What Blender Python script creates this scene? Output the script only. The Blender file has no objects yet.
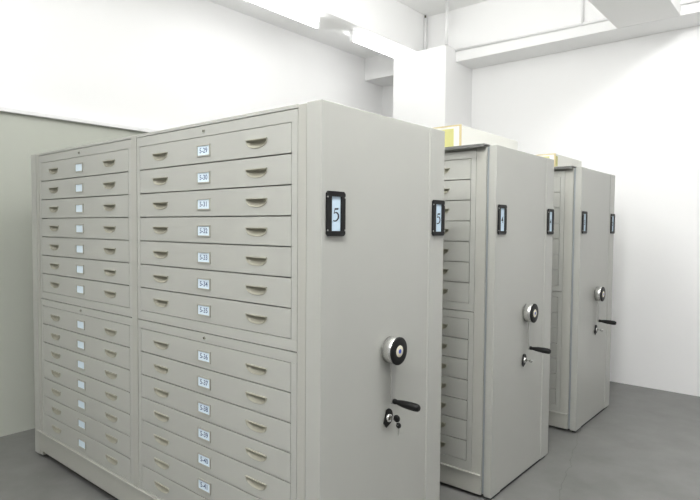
import bpy, bmesh, math
from mathutils import Vector, Matrix
PI = math.pi
sc = bpy.context.scene
COL = sc.collection

# ------------------------------------------------------------ materials
def mat(name, col, rough=.5, metal=0., noise=0., nscale=40., bump=0., bscale=200., emit=None, spec=.5):
    m = bpy.data.materials.new(name); m.use_nodes = True
    nt = m.node_tree; b = nt.nodes['Principled BSDF']
    b.inputs['Base Color'].default_value = (*col, 1)
    b.inputs['Roughness'].default_value = rough
    b.inputs['Metallic'].default_value = metal
    b.inputs['Specular IOR Level'].default_value = spec
    tc = nt.nodes.new('ShaderNodeTexCoord')
    if noise:
        n = nt.nodes.new('ShaderNodeTexNoise'); n.inputs['Scale'].default_value = nscale
        n.inputs['Detail'].default_value = 5
        nt.links.new(tc.outputs['Object'], n.inputs['Vector'])
        mx = nt.nodes.new('ShaderNodeMix'); mx.data_type = 'RGBA'
        mx.inputs[6].default_value = (*[c*(1-noise) for c in col], 1)
        mx.inputs[7].default_value = (*[min(1, c*(1+noise)) for c in col], 1)
        nt.links.new(n.outputs['Fac'], mx.inputs[0])
        nt.links.new(mx.outputs[2], b.inputs['Base Color'])
    if bump:
        n2 = nt.nodes.new('ShaderNodeTexNoise'); n2.inputs['Scale'].default_value = bscale
        n2.inputs['Detail'].default_value = 3
        nt.links.new(tc.outputs['Object'], n2.inputs['Vector'])
        bp = nt.nodes.new('ShaderNodeBump'); bp.inputs['Strength'].default_value = bump
        bp.inputs['Distance'].default_value = .002
        nt.links.new(n2.outputs['Fac'], bp.inputs['Height'])
        nt.links.new(bp.outputs['Normal'], b.inputs['Normal'])
    if emit:
        b.inputs['Emission Color'].default_value = (1, 1, 1, 1)
        b.inputs['Emission Strength'].default_value = emit
    return m

M = {}
M['paint'] = mat('light grey enamel', (0.409, 0.412, 0.381), .36, noise=.015, nscale=6, bump=.10, bscale=350)
M['paint_post'] = mat('warm grey enamel', (0.399, 0.398, 0.361), .38, noise=.015, nscale=6, bump=.10, bscale=350)
M['flange'] = mat('dark grey enamel', (0.124, 0.127, 0.120), .45)
M['gasket'] = mat('blue grey seal', (0.276, 0.304, 0.310), .5)
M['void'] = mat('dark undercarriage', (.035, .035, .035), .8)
M['handle'] = mat('olive grey handle metal', (0.373, 0.362, 0.293), .42, metal=.0)
M['holder'] = mat('label holder metal', (0.414, 0.407, 0.359), .3, metal=.3)
M['card'] = mat('label card', (0.690, 0.800, 0.883), .6)
M['ink'] = mat('blue black ink', (.05, .09, .20), .7)
M['black'] = mat('black plastic', (.008, .008, .008), .5, spec=.25)
M['inkblack'] = mat('black ink', (.02, .025, .04), .7)
M['blue_card'] = mat('pale blue card', (0.552, 0.690, 0.800), .5)
M['chrome'] = mat('brushed chrome', (.66, .66, .64), .24, metal=.85)
M['steel'] = mat('satin steel', (.42, .42, .40), .38, metal=.6)
M['cream'] = mat('cream disc', (.72, .68, .55), .4)
M['blue'] = mat('blue badge', (.03, .08, .45), .4)
M['keyhole'] = mat('lock core', (.10, .095, .07), .4, metal=.5)
M['wall'] = mat('white wall paint', (.92, .92, .915), .85, noise=.012, nscale=3, bump=.2, bscale=60)
M['ceil'] = mat('white ceiling paint', (.92, .92, .91), .9, noise=.015, nscale=4, bump=.2, bscale=50)
M['wall_lower'] = mat('grey green lower wall', (0.505, 0.525, 0.464), .7, noise=.02, nscale=4)
M['white'] = mat('white plastic', (.85, .85, .85), .45)
M['tube'] = mat('lit fluorescent tube', (1, 1, 1), .4, emit=12)
M['boxwhite'] = mat('cream board', (0.705, 0.705, 0.660), .6, noise=.02, nscale=5)
M['yellow'] = mat('yellow panel', (0.513, 0.499, 0.203), .6, noise=.05, nscale=30)
M['orange'] = mat('tan edging', (0.552, 0.460, 0.253), .6)
M['tape'] = mat('pale yellow tape', (0.630, 0.616, 0.462), .6)

# painted concrete floor: soft mottling and one hairline crack
def floor_mat():
    m = bpy.data.materials.new('grey floor paint'); m.use_nodes = True
    nt = m.node_tree; N = nt.nodes.new; L = nt.links.new
    b = nt.nodes['Principled BSDF']; b.inputs['Roughness'].default_value = .38
    tc = N('ShaderNodeTexCoord')
    n = N('ShaderNodeTexNoise'); n.inputs['Scale'].default_value = 3.5; n.inputs['Detail'].default_value = 8
    n.inputs['Roughness'].default_value = .6
    L(tc.outputs['Object'], n.inputs['Vector'])
    cr = N('ShaderNodeValToRGB')
    cr.color_ramp.elements[0].position = .25; cr.color_ramp.elements[0].color = (.134, .134, .128, 1)
    cr.color_ramp.elements[1].position = .75; cr.color_ramp.elements[1].color = (.195, .195, .187, 1)
    L(n.outputs['Fac'], cr.inputs[0])
    sp = N('ShaderNodeTexNoise'); sp.inputs['Scale'].default_value = 60
    L(tc.outputs['Object'], sp.inputs['Vector'])
    sr = N('ShaderNodeValToRGB'); sr.color_ramp.elements[0].position = .74; sr.color_ramp.elements[1].position = .78
    L(sp.outputs['Fac'], sr.inputs[0])
    # crack
    sep = N('ShaderNodeSeparateXYZ'); L(tc.outputs['Object'], sep.inputs[0])
    wn = N('ShaderNodeTexNoise'); wn.inputs['Scale'].default_value = 6; wn.inputs['Detail'].default_value = 4
    L(tc.outputs['Object'], wn.inputs['Vector'])
    def mth(op, a, c):
        q = N('ShaderNodeMath'); q.operation = op
        for i, s in enumerate((a, c)):
            if s is None: continue
            if isinstance(s, (int, float)): q.inputs[i].default_value = s
            else: L(s, q.inputs[i])
        return q.outputs[0]
    # line: y = -0.03 - 0.235*(3.05-x)
    e = mth('MULTIPLY', mth('SUBTRACT', 3.05, sep.outputs[0]), -.235)
    e = mth('ADD', e, -.03)
    e = mth('ADD', e, mth('MULTIPLY', mth('SUBTRACT', wn.outputs['Fac'], .5), .10))
    dist = mth('ABSOLUTE', mth('SUBTRACT', sep.outputs[1], e), None)
    near = mth('LESS_THAN', dist, .0028)
    near = mth('MULTIPLY', near, mth('GREATER_THAN', sep.outputs[0], 1.6))
    near = mth('MULTIPLY', near, mth('LESS_THAN', sep.outputs[0], 3.3))
    mx = N('ShaderNodeMix'); mx.data_type = 'RGBA'; L(sr.outputs[0], mx.inputs[0])
    L(cr.outputs[0], mx.inputs[6]); mx.inputs[7].default_value = (.27, .27, .26, 1)
    mx2 = N('ShaderNodeMix'); mx2.data_type = 'RGBA'; L(mth('MULTIPLY', near, .35), mx2.inputs[0])
    L(mx.outputs[2], mx2.inputs[6]); mx2.inputs[7].default_value = (.05, .05, .045, 1)
    L(mx2.outputs[2], b.inputs['Base Color'])
    return m
M['floor'] = floor_mat()

# ------------------------------------------------------------ mesh builder
class MB:
    def __init__(s, mats): s.v = []; s.f = []; s.mi = []; s.sm = []; s.mats = mats
    def box(s, x0, x1, y0, y1, z0, z1, m=0):
        o = len(s.v)
        s.v += [(x, y, z) for x in (x0, x1) for y in (y0, y1) for z in (z0, z1)]
        for q in ((0,1,3,2), (4,6,7,5), (0,4,5,1), (2,3,7,6), (0,2,6,4), (1,5,7,3)):
            s.f.append([o+i for i in q]); s.mi.append(m); s.sm.append(False)
        return s
    def prism(s, pts, z0, z1, m=0, T=None):
        """closed polygon pts (a,b) swept from z0 to z1; T maps (a,b,c) to world"""
        T = T or (lambda a, b, c: (a, b, c))
        o = len(s.v); n = len(pts)
        s.v += [T(a, b, z0) for a, b in pts] + [T(a, b, z1) for a, b in pts]
        s.f.append([o+i for i in range(n)][::-1]); s.f.append([o+n+i for i in range(n)])
        s.mi += [m, m]; s.sm += [False, False]
        for i in range(n):
            j = (i+1) % n
            s.f.append([o+i, o+j, o+n+j, o+n+i]); s.mi.append(m); s.sm.append(False)
        return s
    def lathe(s, prof, T, n=32, m=0, smooth=True, mlist=None):
        """profile (r, h) about an axis; T maps (a,b,h) to local space"""
        o = len(s.v)
        for r, h in prof:
            for i in range(n):
                t = 2*PI*i/n; s.v.append(T(r*math.cos(t), r*math.sin(t), h))
        for k in range(len(prof)-1):
            for i in range(n):
                j = (i+1) % n
                s.f.append([o+k*n+i, o+k*n+j, o+(k+1)*n+j, o+(k+1)*n+i])
                s.mi.append(mlist[k] if mlist else m); s.sm.append(smooth)
        s.f.append([o+i for i in range(n)][::-1]); s.mi.append(mlist[0] if mlist else m); s.sm.append(False)
        s.f.append([o+(len(prof)-1)*n+i for i in range(n)]); s.mi.append(mlist[-1] if mlist else m); s.sm.append(False)
        return s
    def mesh(s, name):
        me = bpy.data.meshes.new(name); me.from_pydata(s.v, [], s.f)
        for m in s.mats: me.materials.append(m)
        for p, mi, sm in zip(me.polygons, s.mi, s.sm): p.material_index = mi; p.use_smooth = sm
        bm = bmesh.new(); bm.from_mesh(me)
        bmesh.ops.recalc_face_normals(bm, faces=bm.faces[:]); bm.to_mesh(me); bm.free()
        return me

def link(name, me, parent=None, bevel=0, loc=None):
    o = bpy.data.objects.new(name, me); COL.objects.link(o)
    if parent: o.parent = parent
    if loc: o.location = loc
    if bevel:
        b = o.modifiers.new('soft edges', 'BEVEL'); b.width = bevel; b.segments = 2
        b.limit_method = 'ANGLE'; b.angle_limit = math.radians(50)
    return o
def build(mb, name, parent=None, bevel=0, loc=None): return link(name, mb.mesh(name), parent, bevel, loc)
def tag(o, label=None, cat=None, group=None, kind=None):
    for k, v in (('label', label), ('category', cat), ('group', group), ('kind', kind)):
        if v: o[k] = v
    return o
def struct(name, mb, bevel=0): return tag(build(mb, name, None, bevel), kind='structure')
def bx(m, *a): return MB([m]).box(*a)

def text_tris(s, size, T):
    """vertices and faces of a short text, centred, mapped by T(a, b)"""
    cu = bpy.data.curves.new('lettering', 'FONT'); cu.body = s; cu.size = size
    cu.align_x = 'CENTER'; cu.align_y = 'CENTER'; cu.offset = size*.014
    ob = bpy.data.objects.new('lettering', cu); COL.objects.link(ob)
    dg = bpy.context.evaluated_depsgraph_get(); dg.update()
    me = bpy.data.meshes.new_from_object(ob.evaluated_get(dg))
    vs = [T(v.co.x, v.co.y) for v in me.vertices]; fs = [list(p.vertices) for p in me.polygons]
    bpy.data.objects.remove(ob); bpy.data.curves.remove(cu); bpy.data.meshes.remove(me)
    return vs, fs
def add_geo(mb, vs, fs, m):
    o = len(mb.v); mb.v += vs
    for f in fs: mb.f.append([o+i for i in f]); mb.mi.append(m); mb.sm.append(False)

# ------------------------------------------------------------ drawer pieces
GAP = .0027
HW, HH = .068, .035          # half width and height of the cup handle
def moon(cy, zt, w, h, n=22):
    """half-moon loop: straight top edge, flattened arc below; (y, z) points"""
    pts = [(cy-w, zt), (cy+w, zt)]
    for i in range(1, n):
        t = PI*i/n
        c, s_ = math.cos(t), math.sin(t)
        pts.append((cy + w*math.copysign(abs(c)**.85, c), zt - h*s_**.8))
    return pts
def drawer_mesh(y0, y1, h, hcs):
    """slab whose front carries two half-moon openings; origin at its right bottom corner"""
    bm = bmesh.new()
    def loop(pts, x=0.):
        vs = [bm.verts.new((x, a, b)) for a, b in pts]
        return [bm.edges.new((vs[i], vs[(i+1) % len(vs)])) for i in range(len(vs))], vs
    e, outer = loop([(y0, 0), (y1, 0), (y1, h), (y0, h)])
    edges = list(e)
    for c in hcs:
        e2, _ = loop(moon(c, h-.051, HW, HH)); edges += e2
    bmesh.ops.triangle_fill(bm, edges=edges, use_beauty=True, use_dissolve=False)
    back = [bm.verts.new((.03, v.co.y, v.co.z)) for v in outer]
    for i in range(4):
        bm.faces.new((outer[i], outer[(i+1) % 4], back[(i+1) % 4], back[i]))
    bm.faces.new(back)
    bmesh.ops.recalc_face_normals(bm, faces=bm.faces[:])
    me = bpy.data.meshes.new('drawer'); bm.to_mesh(me); bm.free()
    me.materials.append(M['paint']); return me
def handle_mesh():
    """recessed cup: raised rim, deep under the top edge, sloping out to the curved lower rim"""
    mb = MB([M['handle']]); D = .023
    rings = [(1.07, 1.09, .002, -.0002), (1.06, 1.08, .002, -.003), (1.0, 1.0, 0, -.003), (.97, .97, -.001, .001)]
    n = 22; loops = []
    for sw, sh, dz, x in rings:
        loops.append([(x, y, z) for y, z in moon(0, dz, HW*sw, HH*sh, n)])
    o = len(mb.v); k = len(loops[0])
    for lp in loops: mb.v += lp
    for r in range(len(loops)-1):
        for i in range(k):
            j = (i+1) % k
            mb.f.append([o+r*k+i, o+r*k+j, o+(r+1)*k+j, o+(r+1)*k+i]); mb.mi.append(0); mb.sm.append(r > 1)
    # inner bowl: fan of rows from the deep top edge to the rim
    rim = loops[-1][2:]                       # lower arc points
    rows = 7; base = len(mb.v); cols = len(rim)+2
    arc = [loops[-1][1]] + rim + [loops[-1][0]]
    for r in range(rows+1):
        t = r/rows                            # 0 at top, 1 at rim
        for (x, y, z) in arc:
            yy = y*(.93+.07*t); zz = -.001*(1-t) + z*t
            depth = D*(1-t)**.65*(1-abs(y/HW)**4*.8) + .001
            mb.v.append((depth, yy, zz))
    for r in range(rows):
        for i in range(cols-1):
            a = base+r*cols+i
            mb.f.append([a, a+1, a+cols+1, a+cols]); mb.mi.append(0); mb.sm.append(True)
    # the flat underside of the top edge, from rim back to the deep line
    tl = [mb.v[base+i] for i in range(cols)]
    ob = len(mb.v)
    for (x, y, z) in tl: mb.v.append((.001, y, -.001))
    for i in range(cols-1):
        mb.f.append([ob+i, ob+i+1, base+i+1, base+i]); mb.mi.append(0); mb.sm.append(False)
    mb.box(-.0075, 0, -HW*1.06, HW*1.06, .0005, .0035)
    me = mb.mesh('handle'); return me
HANDLE = handle_mesh()
def holder_mesh(txt=None):
    """card holder .108 x .055 with a raised frame; centre origin; faces -X"""
    mb = MB([M['holder'], M['card'], M['ink']])
    w, h, t = .054, .0285, .006
    mb.box(-.005, .0, -w, w, h-t, h); mb.box(-.005, .0, -w, w, -h, -h+t)
    mb.box(-.005, .0, -w, -w+t, -h+t, h-t); mb.box(-.005, .0, w-t, w, -h+t, h-t)
    mb.box(-.0015, .0, -w+t, w-t, -h+t, h-t, 1)
    if txt:
        vs, fs = text_tris(txt, .034, lambda a, b: (-.0021, -a*1.05, b-.001))
        add_geo(mb, vs, fs, 2)
    return mb.mesh('label_holder')
BLANK = holder_mesh()

W, Hc, PITCH = .94, 2.2, .13
UP0, LO0 = 1.220, .211       # bottoms of the lowest drawers of the upper and lower stacks
B1 = (.170, 1.380); B2 = (1.502, 2.712)
DM = drawer_mesh(GAP, B1[1]-B1[0]-GAP, PITCH-2*GAP, ((.394-B1[0]), (1.172-B1[0])))

def serif_five(mb, T, m):
    """a numeral five with a flag, thin stem and swelling bowl"""
    path = [(-.35, .10), (-.10, .24), (.20, .18), (.40, -.12), (.38, -.52), (.10, -.86), (-.22, -.96), (-.46, -.86)]
    wid = [.08, .14, .22, .27, .27, .20, .14, .20]
    # smooth the path
    P = []
    n = len(path)
    for i in range(n-1):
        p0 = path[max(i-1, 0)]; p1 = path[i]; p2 = path[i+1]; p3 = path[min(i+2, n-1)]
        for k in range(4):
            t = k/4
            f = lambda a, b, c, d: .5*((2*b)+(-a+c)*t+(2*a-5*b+4*c-d)*t*t+(-a+3*b-3*c+d)*t**3)
            P.append((f(p0[0], p1[0], p2[0], p3[0]), f(p0[1], p1[1], p2[1], p3[1]), wid[i]*(1-t)+wid[i+1]*t))
    P.append((*path[-1], wid[-1]))
    vs = []; fs = []
    for i, (x, y, w) in enumerate(P):
        a = P[max(i-1, 0)]; b = P[min(i+1, len(P)-1)]
        dx, dy = b[0]-a[0], b[1]-a[1]; l = math.hypot(dx, dy) or 1
        nx, ny = -dy/l*w*.5, dx/l*w*.5
        vs += [T(x+nx, y+ny), T(x-nx, y-ny)]
        if i: fs.append([2*i-2, 2*i-1, 2*i+1, 2*i])
    add_geo(mb, vs, fs, m)
    for q in ([(-.40, .06), (-.27, .10), (-.12, .84), (-.24, .84)], [(-.26, .86), (-.20, .62), (.36, .64), (.46, .92)]):
        add_geo(mb, [T(a, b) for a, b in q], [[0, 1, 2, 3]], m)

def number_plate(parent, x, z, digit):
    mb = MB([M['black'], M['steel']])
    w, h = .0565, .0915; c = .009
    def T(a, b, d): return (a, -d, b)
    # chamfered outer frame from four bars
    mb.prism([(-w+c, -h), (w-c, -h), (w, -h+c), (w, -h+.021), (-w, -h+.021), (-w, -h+c)], 0, .010, 0, T)
    mb.prism([(-w+c, h), (w-c, h), (w, h-c), (w, h-.021), (-w, h-.021), (-w, h-c)], 0, .010, 0, T)
    mb.prism([(-w, -h+.021), (-.028, -h+.021), (-.028, h-.021), (-w, h-.021)], 0, .010, 0, T)
    mb.prism([(.030, -h+.021), (w, -h+.021), (w, h-.021), (.030, h-.021)], 0, .010, 0, T)
    for sx in (-1, 1):
        for sz in (-1, 1):
            mb.lathe([(.0035, .008), (.0035, .0115), (.002, .012)],
                     lambda a, b, d, sx=sx, sz=sz: (a+sx*(w-.003), -d, b+sz*(h-.024)), 12, 1)
    p = build(mb, 'number_plate', parent, .0012, (x, 0, z))
    cb = MB([M['blue_card'], M['inkblack']])
    cb.box(-.028, .030, -.004, 0, -h+.021, h-.021)
    if digit == '5': serif_five(cb, lambda a, b: (.002+a*.036, -.0047, b*.029-.002), 1)
    else:
        vs, fs = text_tris(digit, .055, lambda a, b: (.003+a, -.0047, b-.003)); add_geo(cb, vs, fs, 1)
    build(cb, 'number_card', p)
    return p

def hand_crank(parent, x, z):
    Y = lambda a, b, d: (a, -d, b)
    h = build(MB([M['chrome'], M['steel']]).lathe([(.050, 0), (.063, .003), (.063, .050), (.060, .052)],
              Y, 40, 0), 'crank_hub', parent, 0, (x, 0, z))
    f = build(MB([M['black'], M['cream'], M['blue']]).lathe([(.0615, .050), (.0645, .052), (.0645, .057), (.060, .060), (.030, .060), (.027, .060), (.024, .062), (.0105, .062), (.009, .0625), (.002, .0625)],
              Y, 40, 0, True, [0, 0, 0, 0, 0, 1, 1, 2, 2]), 'hub_cap', h)
    # flat arm hanging from the hub, rounded at its end
    pts = [(-.017, 0), (.017, 0)]
    low = -.238
    pts = [(.019, -.02), (.015, low)] + [(.015*math.cos(-PI*i/10), low+.015*math.sin(-PI*i/10)) for i in range(1, 10)] + [(-.015, low), (-.019, -.02)]
    mb = MB([M['steel']]); mb.prism(pts, .020, .028, 0, Y)
    mb.lathe([(.010, .018), (.010, .030)], lambda a, b, d: (a, -d, b+low), 16, 0)
    arm = build(mb, 'crank_arm', h, .0015)
    tilt = .035
    G = lambda a, b, d: (a, -d, b+low-(d-.03)*tilt)
    build(MB([M['black']]).lathe([(.007, .026), (.012, .030), (.0125, .040), (.0105, .048), (.013, .060), (.0165, .085), (.0185, .120), (.0185, .150), (.0165, .163), (.011, .170)], G, 24), 'crank_grip', h)
    return h

def lock(parent, x, z, bunch):
    Y = lambda a, b, d: (a, -d, b)
    mb = MB([M['black'], M['chrome'], M['keyhole']])
    # black half-round escutcheon behind the chrome barrel
    half = [(-.012, -.044), (.020, -.030)] + [(.004+.032*math.cos(t), .002+.040*math.sin(t)) for t in [(-.6+i*.24) for i in range(12)]] + [(-.030, -.020)]
    mb.prism(half, 0, .006, 0, Y)
    mb.lathe([(.019, .004), (.019, .014), (.016, .018), (.012, .018), (.011, .015)], Y, 24, 1)
    mb.lathe([(.008, .014), (.008, .021)], Y, 16, 2)
    p = build(mb, 'lock', parent, 0, (x, 0, z))
    k = MB([M['chrome'], M['black']])
    k.box(-.0015, .0015, -.045, -.018, -.004, .004)
    if bunch:
        k.lathe([(.004, -.0035), (.015, -.0035), (.017, -.0015), (.017, .0015), (.015, .0035), (.004, .0035)],
                lambda a, b, d: (d*1.6+.003, -.052+a, b+.006), 20, 1)
    else:
        k.lathe([(.003, -.0015), (.011, -.0015), (.011, .0015), (.003, .0015)],
                lambda a, b, d: (d, -.052+a, b), 16, 0)
    build(k, 'key', p)
    if bunch:
        r = MB([M['chrome']])
        R_, r_ = .012, .0012
        n, q = 20, 6; o = 0
        for i in range(n):
            for j in range(q):
                t, s_ = 2*PI*i/n, 2*PI*j/q
                r.v.append((.006+r_*math.sin(s_), -.055+(R_+r_*math.cos(s_))*math.cos(t)*.6, -.014+(R_+r_*math.cos(s_))*math.sin(t)))
        for i in range(n):
            for j in range(q):
                r.f.append([i*q+j, ((i+1) % n)*q+j, ((i+1) % n)*q+(j+1) % q, i*q+(j+1) % q]); r.mi.append(0); r.sm.append(True)
        build(r, 'key_ring', p)
        k2 = MB([M['chrome'], M['black']])
        k2.lathe([(.003, -.003), (.013, -.003), (.013, .003), (.003, .003)], lambda a, b, d: (d+.012, -.056+a, b-.028), 18, 1)
        k2.box(.010, .013, -.060, -.053, -.075, -.040, 0)
        build(k2, 'key', p)
    return p

def cabinet(x, label, first, zb, zt, flange, digits, bunch, crank_x):
    root = bpy.data.objects.new('mobile_drawer_cabinet', None); COL.objects.link(root)
    root.location = (x, 0, 0); root.empty_display_size = .3
    tag(root, label, 'cabinet')
    LEN = 2.885
    # carriage
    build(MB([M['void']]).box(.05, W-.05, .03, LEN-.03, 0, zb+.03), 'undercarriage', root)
    c = MB([M['paint_post']]).box(-.004, W, .067, LEN-.067, zb, zt-.012).box(-.012, W, .067, LEN-.067, zt-.012, zt)
    build(c, 'carriage_base', root, .002)
    # near end cover: two raised side strips and a sunk middle; far end cover likewise
    ge = .084 if not flange else .048
    gp = .0865 if not flange else .0665
    prof = [(0, ge), (0, 0), (.131, 0), (.136, .005), (.797, .005), (.802, 0), (W, 0), (W, ge)]
    e = MB([M['paint']]).prism(prof, .020, Hc)
    build(e, 'end_panel', root, .003)
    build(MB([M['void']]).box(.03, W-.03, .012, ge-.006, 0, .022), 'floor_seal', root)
    prof2 = [(a, LEN-b) for a, b in prof]
    build(MB([M['paint']]).prism(prof2, .020, Hc), 'end_panel', root, .003)
    # corner posts beside the covers, a seal between when the cover stands off
    pst = MB([M['paint_post'], M['gasket']])
    pst.box(.002, W-.002, gp, .1352, .025, Hc-.004)
    pst.box(.012, W-.012, ge, gp, .025, Hc-.006, 1 if flange else 0)
    build(pst, 'corner_post', root, .002)
    pst = MB([M['paint_post']])
    pst.box(.002, W-.002, LEN-.1335, LEN-gp, .025, Hc-.004).box(.012, W-.012, LEN-gp, LEN-ge, .025, Hc-.006)
    build(pst, 'corner_post', root, .002)
    build(MB([M['paint_post']]).box(-.004, W-.002, 1.4095, 1.4665, zt, Hc-.002), 'middle_post', root, .002)
    # top sheet
    t = MB([M['paint']]); t.box(.0, W, .136, LEN-.136, 2.1835, 2.199)
    build(t, 'top_panel', root, .0015)
    if flange:
        tf = MB([M['flange']])
        tf.box(-.040, .10, .064, LEN-.064, 2.2005, 2.209).box(-.040, -.036, .064, LEN-.064, 2.190, 2.2005)
        build(tf, 'top_flange', root)
    for (a, b) in (B1, B2):
        lo, hi = a-.034, b+.0285
        for (z0, zlo, ztop) in ((1.171, UP0, 2.130), (zt+.001, LO0, 1.121)):
            zt_ = 2.180 if z0 > 1 else 1.1665
            f = MB([M['paint'], M['void']])
            f.box(0, .04, lo, hi, ztop, zt_)                       # header
            f.box(0, .04, lo, hi, z0, zlo)                         # lower rail
            f.box(0, .04, lo, a, zlo, ztop); f.box(0, .04, b, hi, zlo, ztop)
            f.box(.04, W-.002, lo, hi, z0, zt_)
            build(f, 'drawer_unit', root, .0012)
            kz = 2.155 if z0 > 1 else 1.144
            kh = MB([M['holder'], M['keyhole']])
            kh.lathe([(.0085, -.001), (.0085, .004), (.007, .005)], lambda p, q, d: (-d, p, q), 16, 0)
            kh.lathe([(.006, .004), (.006, .0056)], lambda p, q, d: (-d, p, q), 12, 1)
            build(kh, 'drawer_lock', root, 0, (0, a+(.783-.170), kz))
    # drawers: one proto, then copies of it and its fittings
    global PROTO
    for bi, (a, b) in enumerate((B1, B2)):
        for si, z0 in enumerate((UP0, LO0)):
            for k in range(7):
                z = z0 + (6-k)*PITCH + GAP
                if PROTO is None:
                    d = link('drawer', DM, root, .0012)
                    for c_ in (.394-B1[0], 1.172-B1[0]):
                        link('handle', HANDLE, d, 0, (0, c_, PITCH-2*GAP-.051))
                    link('label_holder', BLANK, d, 0, (-.0001, .785-B1[0], PITCH-2*GAP-.066))
                    PROTO = d
                else:
                    src = PROTO
                    d = src.copy(); COL.objects.link(d); d.parent = root
                    for ch in list(src.children):
                        c_ = ch.copy(); COL.objects.link(c_); c_.parent = d
                d.location = (0, a, z)
                if not (first and bi == 0):
                    for ch in d.children:
                        if ch.name.startswith('label_holder'): ch.data = BLANK
                if first and bi == 0:
                    for ch in d.children:
                        if ch.name.startswith('label_holder'):
                            ch.data = holder_mesh('5-%d' % (29+si*7+k))
    number_plate(root, .081, 1.749, digits)
    number_plate(root, .877, 1.746, digits)
    hand_crank(root, crank_x, 1.127)
    lock(root, .458, .808, bunch)
    return root
PROTO = None
cabinet(0, 'nearest pale grey rolling drawer cabinet, numbered 5, with labelled drawer fronts in view', True, .058, .198, False, '5', True, .467)
cabinet(1.545, 'middle one of three pale grey rolling drawer cabinets, behind the cabinet numbered 5', False, .022, .150, True, '4', False, .490)
cabinet(3.09, 'farthest pale grey rolling drawer cabinet, close to the back wall', False, .022, .150, True, '3', False, .455)

# ------------------------------------------------------------ boxes on the cabinets
def top_box(x, x1, z1, label, d=.42):
    r = bpy.data.objects.new('storage_box', None); COL.objects.link(r); r.location = (x, .30, 2.2092)
    tag(r, label, 'box', 'long boxes lying on the cabinets')
    w, h = x1-x, z1-2.209
    build(MB([M['boxwhite']]).box(0, w, 0, d, 0, h), 'body', r, .004)
    e = MB([M['orange']])
    t = .0025
    e.box(-t, .006, -t, .010, 0, h+t).box(-t, 0, .010, d, h-.006, h+t)
    build(e, 'edging', r)
    p = MB([M['boxwhite'], M['yellow']])
    p.box(-.004, 0, .028, d*.8, .012, h-.012)
    p.box(-.007, -.004, .050, d*.72, .020, h-.020, 1)
    build(p, 'end_window', r)
    build(MB([M['tape']]).box(w-.12, w-.01, -.0015, 0, .0, h*.45), 'tape', r)
    return r
top_box(1.64, 2.523, 2.366, 'long cream box with yellow window end on top of the middle cabinet')
b3 = top_box(3.305, 4.00, 2.352, 'long cream box with yellow strip on top of the farthest cabinet')
build(MB([M['yellow']]).box(.008, .055, -.002, 0, .035, .125), 'sticker', b3)

# ------------------------------------------------------------ room
XW, YW, ZC = 5.0, 3.48, 4.39
XN, YN = -4.5, -4.5
struct('floor', bx(M['floor'], XN, XW+.2, YN, YW+.2, -.10, 0))
struct('ceiling', bx(M['ceil'], XN, XW+.2, YN, YW+.2, ZC, ZC+.1))
struct('wall_back', bx(M['wall'], XW, XW+.2, YN, YW+.2, 0, ZC))
struct('wall_left', bx(M['wall'], XN, XW, YW, YW+.2, 0, ZC))
struct('wall_left_lower', bx(M['wall_lower'], XN, XW, YW-.03, YW, 0, 2.58))  # lower part of the left wall in a grey green tone
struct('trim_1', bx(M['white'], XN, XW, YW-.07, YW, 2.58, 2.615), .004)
struct('wall_back_column', bx(M['wall'], 4.34, XW, 2.032, 2.812, 0, 3.895), .006)
struct('ceiling_beam_back', bx(M['wall'], 4.58, XW, YN, YW, 3.743, ZC), .006)
struct('ceiling_beam_left', bx(M['wall'], XN, 4.58, 2.455, 2.76, 3.896, ZC), .006)
struct('ceiling_left', bx(M['wall'], XN, 4.58, 2.76, YW, 4.05, ZC))
struct('ceiling_beam_right', bx(M['ceil'], XN, 4.58, -.40, .17, 3.743, ZC), .006)

def tube_run(pts, r, m, n=12):
    mb = MB([m])
    for a, b in zip(pts[:-1], pts[1:]):
        a, b = Vector(a), Vector(b); d = (b-a).normalized()
        u = d.orthogonal().normalized(); v = d.cross(u)
        mb.lathe([(r, 0), (r, (b-a).length)], lambda p, q, h, a=a, u=u, v=v, d=d: tuple(a+u*p+v*q+d*h), n)
    return mb
o = build(tube_run([(4.565, 2.43, 3.885), (4.565, YN, 3.80)], .014, M['white']), 'cable_conduit')
tag(o, 'thin white conduit running along the back ceiling beam', 'conduit')
mb = tube_run([(4.50, 2.434, 3.87), (4.50, 2.434, 4.345)], .016, M['white'])
mb.mats.append(M['keyhole']); n0 = len(mb.f)
mb.lathe([(.012, 0), (.012, .035)], lambda a, b, h: (4.50+a, 2.434+b, 4.345+h), 12, 1)
tag(build(mb, 'cable_conduit'), 'short upright white conduit in the corner where the two beams meet', 'conduit')
tag(build(tube_run([(4.32, 2.015, 3.885), (4.32, 2.015, ZC)], .020, M['white']), 'ceiling_pipe'),
    'white upright pipe between ceiling and top of the column', 'pipe')
tag(build(tube_run([(4.565, .515, 3.85), (4.565, .515, ZC)], .014, M['white']), 'cable_conduit'),
    'slim upright conduit on the back beam, toward its right end', 'conduit')

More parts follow.
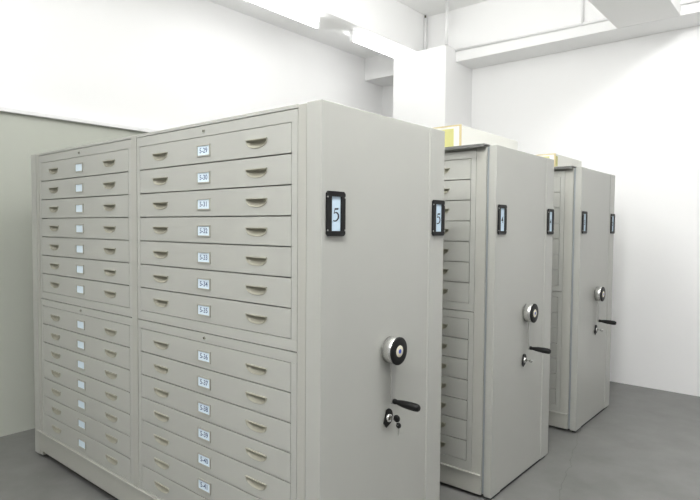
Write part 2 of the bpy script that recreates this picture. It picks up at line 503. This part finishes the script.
def ceiling_lamp(x0, x1, y, z, label):
    r = bpy.data.objects.new('ceiling_lamp', None); COL.objects.link(r); r.location = (x0, y, z)
    tag(r, label, 'ceiling lamp', 'tube lamps under the left beam')
    L = x1-x0
    b = MB([M['white']])
    b.prism([(-.03, 0), (.03, 0), (.018, -.050), (-.018, -.050)], 0, L, 0, lambda a, c, d: (d, a, c))
    build(b, 'batten', r, .002)
    t = MB([M['tube']]).lathe([(.021, .03), (.021, L-.03)], lambda p, q, h: (h, p, -.094+q), 16)
    build(t, 'tube', r)
    for e in (0, L-.03):
        build(MB([M['white']]).box(e, e+.03, -.014, .014, -.120, -.048), 'lamp_holder', r, .004)
    return r
ZL = 3.896
ceiling_lamp(1.55, 2.74, 2.625, ZL, 'lit tube lamp under the left beam, the one farther from the column')
ceiling_lamp(3.24, 4.335, 2.600, ZL, 'lit tube lamp under the left beam, ending at the white column')

# ------------------------------------------------------------ light
def lamp(x, y, z, power, r=.16):
    """unseen fill light without a fixture, added to brighten the room: shines all round like a bare tube"""
    l = bpy.data.lights.new('fill_light', 'POINT'); l.shadow_soft_size = r
    l.energy = power; l.color = (1, 1, .99)
    o = bpy.data.objects.new('fill_light', l); COL.objects.link(o); o.location = (x, y, z)
    return o
P = dict(L=9, A=144, B=12, C=51, D=17, E=24, F=5, G=32)  # unseen fill lights by group, balanced for walls, ceiling and cabinets
for (x, y) in ((-.6, 2.6), (-2.4, 2.6)): lamp(x, y, 3.80, P['L'])
for x in (-3.2, -1.4, .6): lamp(x, -1.0, 4.15, P['A'])
for x in (-3.2, -.8, 1.8): lamp(x, -3.0, 4.15, P['B'])
for x in (-3.4, -1.6): lamp(x, 1.0, 4.15, P['C'])
for x in (.9, 2.0): lamp(x, 1.1, 3.62, P['D'])
lamp(3.2, -1.6, 4.15, P['E'])
lamp(3.0, 1.0, 4.15, P['F'])
lamp(2.2, .6, 3.66, P['G'])

w = bpy.data.worlds.new('ambient_fill'); sc.world = w; w.use_nodes = True  # even white surround added as fill light
bg = w.node_tree.nodes['Background']; bg.inputs[0].default_value = (1, 1, 1, 1); bg.inputs[1].default_value = .48

# ------------------------------------------------------------ camera
cam = bpy.data.cameras.new('camera'); co = bpy.data.objects.new('camera', cam); COL.objects.link(co)
cam.sensor_width = 36; cam.lens = 565*36/700; cam.clip_start = .05
R3 = ((.64593576, .02565349, -.76296061), (-.76335144, .03197834, -.64519142), (.0078468, .99915929, .04023858))
mw = Matrix(R3).to_4x4(); mw.translation = (-1.64767198, -1.5444129, 1.69439214)
co.matrix_world = mw
sc.camera = co
sc.view_settings.view_transform = 'Standard'; sc.view_settings.look = 'None'
sc.view_settings.gamma = 1; sc.view_settings.use_curve_mapping = False
sc.view_settings.exposure = 0
